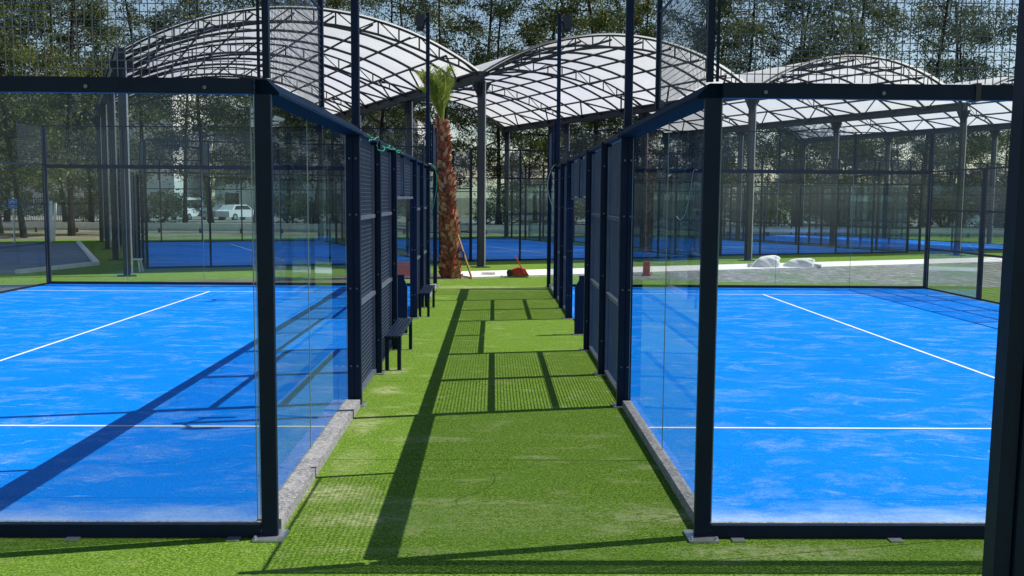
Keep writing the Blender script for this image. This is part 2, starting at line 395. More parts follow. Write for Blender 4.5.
# ------------------------------------------------------------------ near padel cages
def post_part(root, x0, x1, y0, y1, z0, z1, plate=True, bolts=True):
    """a post of two welded tubes with bolt rows and a foot plate"""
    m = MB(); xm = (x0 + x1) / 2
    m.cbox(x0, xm - .0015, y0, y1, z0, z1, .006); m.cbox(xm + .0015, x1, y0, y1, z0, z1, .006)
    m.box(xm - .0015, xm + .0015, y0 + .006, y1 - .006, z0, z1 - .004)
    p = m.build('post', 'navy', root)
    if plate:
        q = MB(); q.cbox(x0 - .045, x1 + .045, y0 - .06, y1 + .06, .006, .018, .01)
        for bx in (x0 - .025, x1 + .025):
            for by in (y0 - .04, y1 + .04): q.tube([(bx, by, .018), (bx, by, .036)], .009, 6)
        q.build('foot_plate', 'galvanised', p)
    if bolts:
        for z in (.45, 1.3, 2.1, 2.7):
            for bx in (x0 + .04, x1 - .04): b = MB(); b.tube([(bx, y0 - .009, z), (bx, y0 + .001, z)], .011, 6); b.build('bolt', 'bolt_metal', p)
    return p

def cage(s, xin, xout, label):
    root = thing('padel_court_cage', label, 'court cage', (xin + s * .08, D0, 0), group='glass cages of the padel courts')
    w_ = .135
    def X(a, b): return (xin + s * a, xin + s * b) if s > 0 else (xin - b, xin - a)     # interval a..b outward from aisle face
    # corner column near
    x0, x1 = X(0, .107)
    cp = MB(); cp.cbox(x0, x1, D0, D0 + .05, .018, 2.945, .004)
    fx = X(.05, .062)
    cp.box(fx[0], fx[1], D0 + .051, D0 + .10, .018, 2.944)
    c = cp.build('corner_column', 'navy', root)
    q = MB(); q.cbox(x0 - .05, x1 + .05, D0 - .09, D0 + .16, .006, .02, .01)
    for bx in (x0 - .03, x1 + .03): q.tube([(bx, D0 - .06, .02), (bx, D0 - .06, .04)], .01, 6)
    q.build('foot_plate', 'galvanised', c)
    # posts of the aisle side
    for k in (2, 3, 4, 6, 7, 8):
        y = ST[k]
        if k == 2: post_part(root, *X(0, .15), y, y + .09, .018, 2.945)
        else: post_part(root, *X(0, w_), y, y + .08, .018, 3.0)
    post_part(root, *X(0, .10), D1 - .08, D1, .018, 3.0, bolts=False)
    # far outer and near outer columns
    xo = (xout - .1, xout) if s > 0 else (xout, xout + .1)
    for y in (D0, D1 - .1): m = MB(); m.cbox(*xo, y, y + .1, .0, 4.0, .004); m.build('corner_column', 'navy', root)
    xi = xin + s * (.155 if s < 0 else .128)                                       # glass plane on the aisle side
    # kerb under the glass
    def kerb(y0, y1):
        m = MB(); a, b = X(.005, .17) if s < 0 else X(.055, .145); m.cbox(a, b, y0, y1, 0, .09, .004); m.build('kerb', 'kerb', root)
    kerb(D0 + .16, ST[2] - .06); kerb(ST[8] + .14, D1 - .13)
    def gpane(x0, x1, y0, y1, z0, z1, mat='pane_glass'):
        m = MB()
        if abs(x1 - x0) < abs(y1 - y0):
            m._add([(x0, y0, z0), (x0, y1, z0), (x0, y1, z1), (x0, y0, z1)], [(0, 1, 2, 3)])
        else: m._add([(x0, y0, z0), (x1, y0, z0), (x1, y0, z1), (x0, y0, z1)], [(0, 1, 2, 3)])
        p = m.build('glass_pane', mat, root)
        e = MB()                                            # polished edges of the 12 mm glass
        if abs(x1 - x0) < abs(y1 - y0):
            for y in (y0, y1): e = MB(); e.box(x0 - .003, x0 + .003, y - .002, y + .002, z0, z1); e.build('glass_edge', 'glass_edge', p)
        else:
            for x in (x0, x1): e = MB(); e.box(x - .002, x + .002, y0 - .003, y0 + .003, z0, z1); e.build('glass_edge', 'glass_edge', p)
    gpane(xi, xi, D0 + .106, ST[1] - .004, .092, 2.945); gpane(xi, xi, ST[1] + .004, ST[2] - .004, .092, 2.945)
    gpane(xi, xi, ST[8] + .09, ST[9] - .004, .092, 2.945); gpane(xi, xi, ST[9] + .004, D1 - .085, .092, 2.945)
    # heavy beam over the glass: broad box with a flange
    a, b = X(-.02, .17)
    for (y0, y1) in ((D0 + .1, ST[2] + .10), (ST[8] - .02, D1 + .02)):
        m = MB(); q_ = [(-.035, 2.948), (.17, 2.948), (.17, 3.05), (.045, 3.05), (-.035, 2.968)]
        m.prism([(xin + s * u_, z_) for u_, z_ in q_][::(1 if s > 0 else -1)], 'y', y0, y1)
        m.build('side_beam', 'beam_blue', root)
    # near and far back walls: beams, panes 2 m wide, mesh above
    n = 5
    for yb, near in ((D0, True), (D1 - .1, False)):
        xa, xb = (xin + s * .117, xout - s * .102)
        lo, hi = min(xa, xb), max(xa, xb)
        m = MB(); m.box(lo, hi, yb + .005, yb + .085, 2.948, 3.046)
        bb = m.build('back_beam', 'navy', root)
        if near:                                             # bolt heads, a clamp and anchor lugs
            for xx in ((1.76, 2.53, 3.9) if s > 0 else (-1.86, -2.62, -4.1)):
                m = MB(); m.tube([(xx, yb + .004, 2.985), (xx, yb - .008, 2.985)], .013, 8); m.build('bolt', 'bolt_metal', bb)
            cxp = xin + s * 1.78; m = MB(); m.cbox(cxp - .018, cxp + .018, yb - .006, yb + .10, 2.94, 3.056, .003); m.build('beam_clamp', 'black_plastic', bb)
            for xx in (xin + s * .29, xin + s * 1.36, xin + s * 2.5):
                m = MB(); m.cbox(xx - .045, xx + .045, yb - .07, yb + .009, .006, .014, .004); m.build('anchor_lug', 'galvanised', root)
        m = MB(); m.box(lo, hi, yb + .01, yb + .07, .01, .095); m.build('bottom_beam', 'navy', root)
        if near: m = MB(); m.box(lo, hi, yb + .072, yb + .13, 0, .085); m.build('kerb', 'kerb', root)
        for k in range(n):
            a0 = xa + (xb - xa) * k / n; a1 = xa + (xb - xa) * (k + 1) / n; lo2, hi2 = min(a0, a1) + .004, max(a0, a1) - .004
            gpane(lo2, hi2, yb + .05, yb + .05, .097, 2.946)
            g = MB(); g.wiregrid((lo2, yb + .03, 3.052), (1, 0, 0), hi2 - lo2, (0, 0, 1), .87, .0508, .0052)
            g.build('mesh_panel', 'wire', root)
            if k and not near: p = MB(); p.cbox(min(a0, a0) - .02, a0 + .02, yb + .0, yb + .04, 3.102, 4.0, .003); p.build('upper_post', 'navy', root)
        m = MB(); m.bar((lo, yb + .03, 4.0), (hi, yb + .03, 4.0), .025); m.build('top_rail', 'navy', root)
        # stub post and side mesh over the first glass pane
        ya, yc = (D0, ST[1]) if near else (ST[9], D1 - .06)
        xs = xin + s * .03
        for yy in (ya + .01, yc):
            m = MB(); m.cbox(xs - .022, xs + .022, yy, yy + .045, 3.052, 4.03, .003); m.build('upper_post', 'navy', root)
        if near:
            m = MB(); m.cbox(xs + s * .045 - .009, xs + s * .045 + .009, ya - .002, ya + .02, 3.052, 4.0, .002); m.build('upper_post', 'navy', root)
        g = MB(); g.wiregrid((xs, ya + .06, 3.052), (0, 1, 0), yc - ya - .07, (0, 0, 1), .80, .0508, .0034); g.build('mesh_panel', 'wire', root)
        m = MB(); m.bar((xs, ya + .06, 3.86), (xs, yc, 3.86), .016); m.build('top_rail', 'navy', root)
    # mesh walls along the aisle
    xm = xin + s * .10; T_ = .045
    def frame(y0, y1, z0, rails):
        m = MB()
        for z in rails: m = MB(); m.box(*sorted((xm - .022, xm + .03)), y0, y1, z - T_ / 2, z + T_ / 2); m.build('rail', 'rail_navy_sunlit', root)
        for y in (y0 + .018, y1 - .018): m = MB(); m.box(xm - .018, xm + .018, y - .010, y + .010, z0, 2.94); m.build('panel_frame', 'rail_navy_sunlit', root)
        g = MB(); g.wiregrid((xm + s * .022, y0 + .01, z0), (0, 1, 0), y1 - y0 - .02, (0, 0, 1), 2.95 - z0, .0508, .0058)
        g.build('mesh_panel', 'wire', root)
    for a_, b_ in ((2, 3), (3, 4), (6, 7), (7, 8)):
        frame(ST[a_] + (.092 if a_ == 2 else .082), ST[b_] - .002, .06, (.05, 1.07, 2.05))
    frame(ST[4] + .082, ST[5] - .03, 2.32, (2.28,)); frame(ST[5] + .03, ST[6] - .002, 2.32, (2.28,))
    m = MB(); m.box(xm - .03, xm + .03, ST[5] - .028, ST[5] + .028, 2.30, 2.975); m.build('door_mullion', 'navy', root)
    m = MB(); a, b = X(.03, .15); m.box(a, b, ST[2] + .105, ST[8] - .025, 2.977, 3.022); m.build('top_rail', 'navy', root)
    # outer side of the cage
    xo = xout - s * .05
    for z in (.05, 1.07, 2.05, 3.02): m = MB(); m.box(xo - .02, xo + .02, D0 + .1, D1 - .1, z - .02, z + .02); m.build('rail', 'navy', root)
    for k in (2, 3, 4, 6, 7, 8): m = MB(); m.cbox(xo - .05, xo + .05, ST[k], ST[k] + .08, .0, 2.998, .004); m.build('post', 'navy', root)
    gpane(xo, xo, D0 + .106, ST[2] - .004, .077, 2.99); gpane(xo, xo, ST[8] + .09, D1 - .105, .077, 2.99)
    for a_, b_ in ((2, 3), (3, 4), (6, 7), (7, 8)):
        g = MB(); g.wiregrid((xo, ST[a_] + .09, .07), (0, 1, 0), ST[b_] - ST[a_] - .1, (0, 0, 1), 2.92, .0508, .004); g.build('mesh_panel', 'wire', root)
    g = MB(); g.wiregrid((xo, ST[9], 3.05), (0, 1, 0), D1 - ST[9] - .1, (0, 0, 1), .93, .0508, .004); g.build('mesh_panel', 'wire', root)
    # light masts bolted on the wall posts
    for y in (ST[2], ST[8]):
        if s < 0: a, b = X(.0, .085); ca, cb = X(-.03, .10)
        else: a, b = X(.03, .115); ca, cb = X(-.02, .11)
        zb = 3.052
        m = MB(); m.cbox(a, b, y + .012, y + .092, zb, 6.35, .008); p = m.build('light_mast', 'navy', root)
        if y > 20:
            m = MB(); m.prism([(ca, zb), (cb, zb), (cb, 3.95), ((a + b) / 2 + .03, 4.08), ((a + b) / 2 - .03, 4.08), (ca, 3.95)], 'y', y + .094, y + .102)
            m.build('mast_bracket', 'navy', p)
        for e in (0, 1):
            m = MB(); cx = (a + b) / 2 + s * (.15 + .0 * e); cz = 6.16 - .02 * e; yy = y + .05 + (.26 if e else -.26)
            m.bar((cx + s * .05, yy, cz - .14), (cx - s * .02, yy, cz + .12), .17, .06, up=(0, 1, 0))
            m.bar(((a + b) / 2, y + .05, cz + .10), (cx, yy, cz + .10), .03)
            m.build('floodlight', 'black_plastic', p)
    return root

cage(-1, LX, LXO, 'glass and steel cage round the blue court left of the green aisle')
cage(1, RX, RXO, 'glass and steel cage round the blue court right of the green aisle')

# corner column of the next court, right beside the camera
root = thing('steel_column', 'dark navy steel column close at the right edge of the picture', 'column', (1.54, 3.0, 0))
m = MB(); m.cbox(1.452, 1.502, 3.0, 3.075, .018, 3.0, .004); m.cbox(1.505, 1.63, 2.985, 3.085, .018, 3.0, .004)
c = m.build('shaft', 'navy', root)
m = MB(); m.cbox(1.47, 1.57, 3.0, 3.06, 3.0, 4.3, .004); m.build('upper_shaft', 'navy', root)
m = MB(); m.tube([(1.575, 2.978, 1.52), (1.575, 2.986, 1.52)], .010, 8); m.build('bolt', 'black_plastic', root)
m = MB(); m.cbox(1.41, 1.68, 2.9, 3.16, .006, .018, .01); m.build('foot_plate', 'galvanised', root)
for o_ in root.children: pass
root.rotation_euler = (0, R(.55), 0)

# ------------------------------------------------------------------ net posts
for s, xin, lab in ((-1, LX, 'short dark net post in the doorway of the left wall, beyond the near bench'),
                    (1, RX, 'short dark net post with slanted top in the doorway of the right wall')):
    r = thing('net_post', lab, 'net post', (xin + s * .07, 17.9, 0), group='net posts in the doorways')
    xa, xb = sorted((xin + s * .0, xin + s * .17)); xc = xa if s > 0 else xb
    poly = [(xa, .018), (xb, .018), (xb, .80), (xb - .05, .92), (xb - .05, 1.0), (xa, 1.0)] if s < 0 else \
           [(xa, .018), (xb, .018), (xb, 1.0), (xa + .07, 1.0), (xa + .07, .92), (xa, .80)]
    m = MB(); m.prism(poly, 'y', 17.85, 17.93); m.build('post_plate', 'navy', r)
    m = MB(); m.tube([(xc + s * .03, 17.95, .5), (xc + s * .03, 18.02, .5)], .03, 10); m.tube([(xc + s * .03, 18.0, .5), (xc + s * .12, 18.0, .42)], .01, 6); m.build('net_winder', 'bolt_metal', r)
    m = MB(); m.cbox(xa - .03, xb + .03, 17.78, 18.0, .006, .018, .01); m.build('foot_plate', 'galvanised', r)

# ------------------------------------------------------------------ benches
def bench(y0, y1, label):
    x0, x1 = -1.50, -1.215; r = thing('bench', label, 'bench', ((x0 + x1) / 2, (y0 + y1) / 2, 0), group='dark slatted benches in the aisle')
    m = MB(); n = 5; gap = .016; wd = (x1 - x0 - gap * (n - 1)) / n
    x0s = LX + .012
    wd = (x1 - x0s - gap * (n - 1)) / n
    for k in range(n): a = x0s + k * (wd + gap); m.cbox(a, a + wd, y0, y1, .445, .475, .003)
    m.build('seat', 'navy', r)
    for y in (y0 + .06, y1 - .12):
        for xx in (x0s + .0, x1 - .052):
            m = MB(); m.cbox(xx, xx + .05, y, y + .05, .012, .415, .004); m.build('leg', 'navy', r)
        m = MB(); m.box(x0s + .001, x1 - .003, y + .002, y + .048, .415, .444); m.build('cross_bar', 'navy', r)
    m = MB()
    for xx in (x0s, x1 - .052):
        for y in (y0 + .06, y1 - .12): m.cbox(xx - .02, xx + .07, y - .02, y + .07, .005, .011, .003)
    m.build('foot_plate', 'galvanised', r)
bench(13.98, 16.1, 'nearer dark slatted bench against the left mesh wall')
bench(20.35, 22.3, 'farther dark slatted bench against the left wall, by the palm tree')

# ------------------------------------------------------------------ canopy
RISE, ZS, TL = 1.62, 6.25, 24.0
RAD = ((SP / 2) ** 2 + RISE ** 2) / (2 * RISE)
def vz(a): x = (a - .5) * SP; return ZS + math.sqrt(RAD * RAD - x * x) - (RAD - RISE)
can = thing('canopy', 'row of white barrel vaulted membrane roofs on dark steel columns behind the courts', 'canopy', tuple(P2))
def cpt(k, a, t, dz=0, rad=0):
    p = VP[k] + U * (SP * a) + V * t; return Vector((p.x, p.y, vz(a) + dz))
for k in range(4):
    m = MB(); na, ntt = 28, 12
    vs = [cpt(k, .012 + .976 * i / na, -.25 + (TL + .5) * j / ntt) for j in range(ntt + 1) for i in range(na + 1)]
    fs = [(j * (na + 1) + i, j * (na + 1) + i + 1, (j + 1) * (na + 1) + i + 1, (j + 1) * (na + 1) + i) for j in range(ntt) for i in range(na)]
    m._add(vs, fs); mem = m.build('membrane_roof', 'membrane', can, smooth=True)
    # lattice under the membrane
    m = MB()
    for q in range(13):                                     # light transverse ribs between the trusses
        if q % 4: m.tube([cpt(k, .01 + .98 * i / 20, TL * q / 12, -.11) for i in range(21)], .048, 5)
    for i in range(1, 9):                                   # purlins
        m.tube([cpt(k, i / 9, TL * q / 8, -.17) for q in range(9)], .042, 4)
    for q in range(12):                                     # wind bracing along both eaves
        for a0, a1 in ((.01, 1 / 9), (.99, 8 / 9)):
            ta, tb = TL * q / 12, TL * (q + 1) / 12
            if q % 2: ta, tb = tb, ta
            m.tube([cpt(k, a1, ta, -.17), cpt(k, a0, tb, -.12)], .036, 4)
    m.build('lattice', 'canopy_steel', mem)
    for q in range(4):
        t_ = TL * q / 3; m = MB(); n = 16; h = .42
        top = [cpt(k, .01 + .98 * i / (2 * n), t_, -.02 if q not in (0, 3) else .0) for i in range(2 * n + 1)]
        bot = []
        for i in range(n + 1):
            a = .01 + .98 * i / n; hh = h * min(1, 5 * min(a, 1 - a) + .25); bot.append(cpt(k, a, t_, -hh))
        m.tube(top, .062 if q in (0, 3) else .045, 6); m.tube(bot, .042, 5)
        for i in range(1, n):
            m.tube([bot[i], top[2 * i]], .025, 4)
        for i in range(0, n):
            if i % 2 == 0: m.tube([bot[i], top[2 * i + 2]], .02, 4)
            else: m.tube([top[2 * i], bot[i + 1]], .02, 4)
        m.build('arch_truss', 'canopy_steel', mem)
for k in range(5):
    a = VP[k] + V * -.06; b = VP[k] + V * (TL + .3)
    m = MB(); m.bar((a.x, a.y, ZS - .10), (b.x, b.y, ZS - .10), .22, .26)
    m.bar((a.x, a.y, ZS + .065), (b.x, b.y, ZS + .065), .32, .06); m.build('valley_gutter', 'canopy_steel', can)
    for q in range(4):
        p = VP[k] + V * (TL * q / 3); m = MB()
        m.bar((p.x, p.y, .02), (p.x, p.y, ZS - .235), .18, .18, up=tuple(V))
        # fan gussets carrying the gutter
        for sg in (-1, 1):
            for ax in (U, V):
                g0 = Vector((p.x, p.y, 0)) + ax * sg * .095; e = ax * sg; nrm = ax.cross(Vector((0, 0, 1))) * .02
                tri = [(0, ZS - .75), (.28, ZS - .24), (0, ZS - .24)]
                vs = [g0 + e * d_ + nrm * f_ + Vector((0, 0, z_)) for f_ in (-1, 1) for d_, z_ in tri]
                m._add(vs, [(0, 1, 2), (5, 4, 3), (0, 3, 4, 1), (1, 4, 5, 2), (2, 5, 3, 0)])
        c = m.build('column', 'canopy_steel', can)
        m = MB(); m.bar((p.x, p.y, 0), (p.x, p.y, .03), .5, .5, up=tuple(V)); m.build('foot_plate', 'canopy_steel', c)
        m = MB(); dp = p + U * .13 - V * .05; m.tube([(dp.x, dp.y, .1), (dp.x, dp.y, ZS - .24)], .035, 6); m.build('downpipe', 'galvanised', c)

# ------------------------------------------------------------------ courts under the canopy
ang = math.atan2(V.y, V.x) - math.pi / 2
cw, cl = 9.6, 19.4
wire2 = MB().wiregrid((0, 0, 0), (1, 0, 0), 1.9, (0, 0, 1), .93, .0508, .004)
wire3 = MB().wiregrid((0, 0, 0), (1, 0, 0), 1.9, (0, 0, 1), 2.9, .0508, .004)
def far_cage(k, label):
    o = VP[k] + U * .75 + V * 2.9
    r = thing('padel_court_cage', label, 'court cage', (o.x, o.y, 0), ang, 'glass cages under the canopy')
    Mx = Matrix.Translation((o.x, o.y, 0)) @ Matrix.Rotation(ang, 4, 'Z')
    def sh(name, x0, x1, y0, y1, z, mat):
        sheet(name, [tuple((Mx @ Vector(p + (0,)))[:2]) for p in ((x0, y0), (x1, y0), (x1, y1), (x0, y1))], z, mat)
    sh('far_court_surface', 0, cw, 0, cl, .02, 'far_blue')
    for y in (2.9, cl - 2.9): sh('court_marking', .05, cw - .05, y, y + .06, .026, 'white_line')
    sh('court_marking', cw / 2 - .03, cw / 2 + .03, 2.97, cl - 2.91, .026, 'white_line')
    nl = 10
    for sx in (0, cw):
        m = MB()
        for z in ((.05, 1.05, 2.6, 2.98) ): m = MB(); m.bar((sx, .06, z), (sx, cl - .06, z), .04); m.build('rail', 'navy', r, local=True)
        for i in range(nl + 1):
            y = cl * i / nl
            if i in (5,): continue
            hgt = 4.0 if i in (0, 1, nl - 1, nl) else 3.0
            m = MB(); m.bar((sx, y, 0), (sx, y, hgt), .08); m.build('post', 'navy', r, local=True)
        for i in range(nl):
            if i in (4, 5): continue
            y0 = cl * i / nl + .03; y1 = cl * (i + 1) / nl - .03
            if i in (0, 1, nl - 2, nl - 1):
                m = MB(); m._add([(sx, y0, .08), (sx, y1, .08), (sx, y1, 2.95), (sx, y0, 2.95)], [(0, 1, 2, 3)]); m.build('glass_pane', 'far_glass', r, local=True)
                if i in (0, nl - 1):
                    a = wire_panel(wire2, r); a.location = (sx, y0, 3.03); a.rotation_euler = (0, 0, math.pi / 2)
            else:
                a = wire_panel(wire3, r); a.location = (sx, y0, .07); a.rotation_euler = (0, 0, math.pi / 2)
    for sy in (0, cl):
        m = MB()
        for z in ((.05, 2.98, 3.98) if sy == 0 else (.05, 2.6, 3.98)): m = MB(); m.bar((.05, sy, z), (cw - .05, sy, z), .045); m.build('rail', 'navy', r, local=True)
        for i in range(1, 5): m = MB(); m.bar((cw * i / 5, sy + .03, 0), (cw * i / 5, sy + .03, 3.96), .06); m.build('post', 'navy', r, local=True)
        for i in range(5):
            x0 = cw * i / 5 + .03; x1 = cw * (i + 1) / 5 - .03
            m = MB(); m._add([(x0, sy, .08), (x1, sy, .08), (x1, sy, 2.95), (x0, sy, 2.95)], [(0, 1, 2, 3)]); m.build('glass_pane', 'far_glass', r, local=True)
            a = wire_panel(wire2, r); a.location = (x0, sy, 3.03)
_wm = {}
def wire_panel(mb, parent):
    if id(mb) not in _wm: o = mb.build('mesh_panel', 'wire', parent, local=True); _wm[id(mb)] = o; return o
    o = _wm[id(mb)].copy(); col.objects.link(o); o.parent = parent; W[o.name] = Vector((0, 0, 0)); return o
for k, lb in enumerate(('cage of the court under the leftmost canopy vault', 'cage of the court under the middle canopy vault straight beyond the aisle',
                        'cage of the court under the third canopy vault, behind the right court', 'cage of the court under the farthest right canopy vault')):
    far_cage(k, lb)

# ------------------------------------------------------------------ palm tree
def palm():
    bx, by = -1.22, 30.6; tx = -1.47; H = 4.42
    r = thing('palm_tree', 'palm tree with shaggy red brown trunk and tied upright green fronds', 'palm tree', (bx, by, 0))
    rnd = random.Random(3); m = MB()
    def ctr(f): return Vector((bx + (tx - bx) * f + .03 * math.sin(5 * f), by, H * f))
    def rad(f): return .285 - .075 * f + (.05 if f < .06 else 0) + .03 * math.sin(f * 23)
    m.tube([ctr(i / 20) for i in range(21)], [rad(i / 20) * .82 for i in range(21)], 14)
    m.build('trunk', 'palm_bark', r)
    m = MB(); n = 330
    for i in range(n):
        f = (i + .5) / n; a = i * 2.39996 + rnd.uniform(-.2, .2); c = ctr(f); rr = rad(f) * .8
        d = Vector((math.cos(a), math.sin(a), 0)); t = Vector((-d.y, d.x, 0)); ww = rnd.uniform(.05, .085); up = rnd.uniform(.09, .17); out = rnd.uniform(.06, .13)
        b0 = c + d * rr
        vs = [b0 - t * ww - Vector((0, 0, .04)), b0 + t * ww - Vector((0, 0, .04)), b0 + t * ww * .6 + d * out + Vector((0, 0, up)), b0 - t * ww * .6 + d * out + Vector((0, 0, up)),
              b0 - t * ww * .5 + Vector((0, 0, up * .8)), b0 + t * ww * .5 + Vector((0, 0, up * .8))]
        m.cur = 0 if rnd.random() < .6 else 1
        m._add(vs, [(0, 1, 2, 3), (3, 2, 5, 4), (0, 3, 4), (1, 5, 2)])
    m.build('leaf_bases', ['palm_bark', 'palm_cut'], r)
    m = MB(); top = ctr(1.0)
    for i in range(20):
        a = rnd.uniform(0, 2 * math.pi); sp = rnd.uniform(.1, .75); ln = rnd.uniform(1.1, 1.7) - .25 * sp; lean = Vector((-.22, 0, 0))
        d = Vector((math.cos(a), math.sin(a), 0)); pts = []
        for q in range(9):
            f = q / 8; pts.append(top + d * (.06 + sp * (.15 * f + .85 * f * f)) + lean * f * f + Vector((0, 0, ln * f * (1 - .12 * f * sp))))
        m.tube(pts, [.032 - .026 * q / 8 for q in range(9)], 4)
        for q in range(26):
            f = .32 + .68 * q / 25; p = top + d * (.06 + sp * (.15 * f + .85 * f * f)) + lean * f * f + Vector((0, 0, ln * f * (1 - .12 * f * sp)))
            for sg in (-1, 1):
                ll = .42 * math.sin(math.pi * min(1, (f - .15) * 1.05)) + .12
                tdir = (Vector((-d.y, d.x, 0)) * sg * .45 + d * .35 + Vector((0, 0, .75)) + Vector((rnd.uniform(-.2, .2), rnd.uniform(-.2, .2), 0))).normalized()
                sd_ = Vector((rnd.uniform(-1, 1), rnd.uniform(-1, 1), 0)).normalized() * .021
                e = p + tdir * ll
                m._add([p - sd_, p + sd_, e - Vector((0, 0, .06))], [(0, 1, 2)])
    m.build('fronds', 'palm_leaf', r)
    m = MB()
    for i in range(4):
        p = top + Vector((-.08, -.12, .2)); e = Vector((-1.95 + .05 * i, by - .25, 5.75 - .12 * i))
        pts = [p.lerp(e, q / 6) + Vector((-.10 * math.sin(math.pi * q / 6), 0, .1 * math.sin(math.pi * q / 6))) for q in range(7)]
        m.tube(pts, [.012] * 7, 4)
        for q in range(16):
            p_ = pts[4].lerp(pts[6], q / 15); d_ = Vector((rnd.uniform(-1, 1), rnd.uniform(-.4, .4), rnd.uniform(-.8, .8))).normalized() * .16; s_ = Vector((.0, .0, .02))
            m._add([p_ - s_, p_ + s_, p_ + d_], [(0, 1, 2)])
    m.build('dry_frond', 'dry_frond', r)
    for (x0, x1, y0, y1, lab) in ((-.93, -1.18, 30.2, 30.45, 'taller wooden stake propped against the foot of the palm trunk'),
                                  (-.60, -1.02, 30.1, 30.35, 'shorter slanting wooden stake right of the palm trunk')):
        h = 1.75 if x0 < -.8 else 1.25
        m = MB(); m.bar((x0, y0, .0), (x1, y1, h), .05, .04); tag(m.build('wooden_stake', 'wood'), lab, 'stake', 'wooden stakes at the palm')
    m = MB(); m.tube([(-.93 + .1 * math.cos(a), 30.1, .68 + .13 * math.sin(a)) for a in [i * math.pi / 8 for i in range(17)]], .025, 6)
    tag(m.build('rubber_ring', 'black_plastic'), 'black rubber ring hanging on the stake beside the palm', 'ring')
palm()

# ------------------------------------------------------------------ small things on and near the path
def blob(name, loc, size, seed, mat, label, cat, group=None):
    rnd = random.Random(seed); m = MB(); nu, nv = 22, 12; vs = []; fs = []
    for j in range(nv + 1):
        th = math.pi / 2 * (1 - j / nv) if True else 0
        for i in range(nu):
            a = 2 * math.pi * i / nu
            rr = math.cos(math.pi / 2 * j / nv) ** .6
            f = 1 + .16 * math.sin(2 * a + seed) + .09 * math.sin(5 * a + seed * 2 + j) + rnd.uniform(-.012, .012)
            zz = math.sin(math.pi / 2 * j / nv) ** .8 * (1 + .25 * math.sin(a * 1 + seed) * (1 - j / nv)) * (1 + rnd.uniform(-.015, .015))
            vs.append((size[0] * rr * math.cos(a) * f + size[0] * .35 * (j / nv), size[1] * rr * math.sin(a) * f, size[2] * zz))
    for j in range(nv):
        for i in range(nu): i2 = (i + 1) % nu; fs.append((j * nu + i, j * nu + i2, (j + 1) * nu + i2, (j + 1) * nu + i))
    fs.append(tuple(nv * nu + i for i in range(nu)))
    m._add([(x + loc[0], y + loc[1], z + loc[2]) for x, y, z in vs], fs)
    # gathered neck of the sack
    nx = loc[0] - size[0] * 1.05 if seed == 1 else loc[0] + size[0] * 1.15
    m.tube([(loc[0] + (nx - loc[0]) * .75, loc[1], .14), (nx, loc[1] - .05, .12), (nx + (nx - loc[0]) * .45, loc[1] - .1, .07)], [.13, .06, .09], 8)
    return tag(m.build(name, mat, smooth=True), label, cat, group)
def at(px, py, d=None, z=0):
    """ground point seen at a pixel"""
    hy = 198.6 + (px - 493) * .0064
    if d is None: d = FPX * (CAMH - z) / (py - hy)
    return Vector(((px - 493) / FPX * d, d, z))
p = at(767, 269.5); blob('white_sack', (p.x, p.y, .05), (.40, .3, .38), 1, 'white_sack', 'white sack with a peaked top on the pale path, left one of two', 'sack', 'white sacks on the path')
p = at(800, 269); blob('white_sack', (p.x, p.y, .05), (.44, .3, .28), 2, 'white_sack', 'flatter white sack on the pale path, right one of two', 'sack', 'white sacks on the path')
# red barrow lying on the path
r = thing('hand_truck', 'small red hand truck lying on the white path at the end of the aisle', 'hand truck', (.65, 30.9, 0))
bx, by = .72, 30.9
m = MB(); m.prism([(bx - .26, .06), (bx + .36, .06), (bx + .22, .30), (bx - .02, .36), (bx - .26, .28)], 'y', by - .2, by + .2); m.build('tray', 'red_paint', r)
m = MB()
for yy in (by - .2, by + .2): m.tube([(bx + .2, yy, .14), (bx - .12, yy, .72)], .024, 6)
m.tube([(bx - .12, by - .2, .72), (bx - .12, by + .2, .72)], .024, 6); m.build('handle', 'red_paint', r)
for yy in (by - .24, by + .24):
    m = MB(); m.tube([(bx - .32, yy - .03, .15), (bx - .32, yy + .03, .15)], .11, 14); m.build('wheel', 'black_plastic', r)
r.scale = (.82,) * 3; r.location.x += .03
m = MB(); m.cbox(-.34, .06, 31.2, 31.45, .055, .12, .01); tag(m.build('concrete_block', 'concrete'), 'pale concrete block lying on the white path left of the red truck', 'block')
# orange barrier behind the left wall
r = thing('plastic_barrier', 'low orange red plastic barrier on the path behind the left court', 'barrier', (-2.6, 30.2, 0))
m = MB()
m.prism([(30.05, .06), (30.35, .06), (30.30, .30), (30.24, .46), (30.16, .46), (30.10, .30)], 'x', -3.6, -1.95); m.build('beam', 'orange_plastic', r)
for xx in (-3.5, -2.05): m = MB(); m.box(xx - .15, xx + .15, 29.95, 30.45, .05, .058); m.build('foot', 'black_plastic', r)
# orange post on the right, seen through the side glass
p = at(647, 277); m = MB(); m.cbox(p.x - .10, p.x + .10, p.y, p.y + .15, .05, .42, .02); m.cbox(p.x - .13, p.x + .13, p.y - .02, p.y + .17, 0, .05, .02)
tag(m.build('barrier_block', 'orange_plastic'), 'small orange block on the path, seen through the right side glass', 'block')
# white stool, left background
p = at(137, 272.5); r = thing('plastic_stool', 'small white plastic stool on the grass behind the left court', 'stool', tuple(p))
m = MB(); m.cbox(p.x - .18, p.x + .18, p.y - .15, p.y + .15, .36, .40, .03); m.build('seat', 'car_white', r)
for sx in (-1, 1):
    for sy in (-1, 1): m = MB(); m.bar((p.x + sx * .17, p.y + sy * .13, 0), (p.x + sx * .12, p.y + sy * .1, .36), .04); m.build('leg', 'car_white', r)
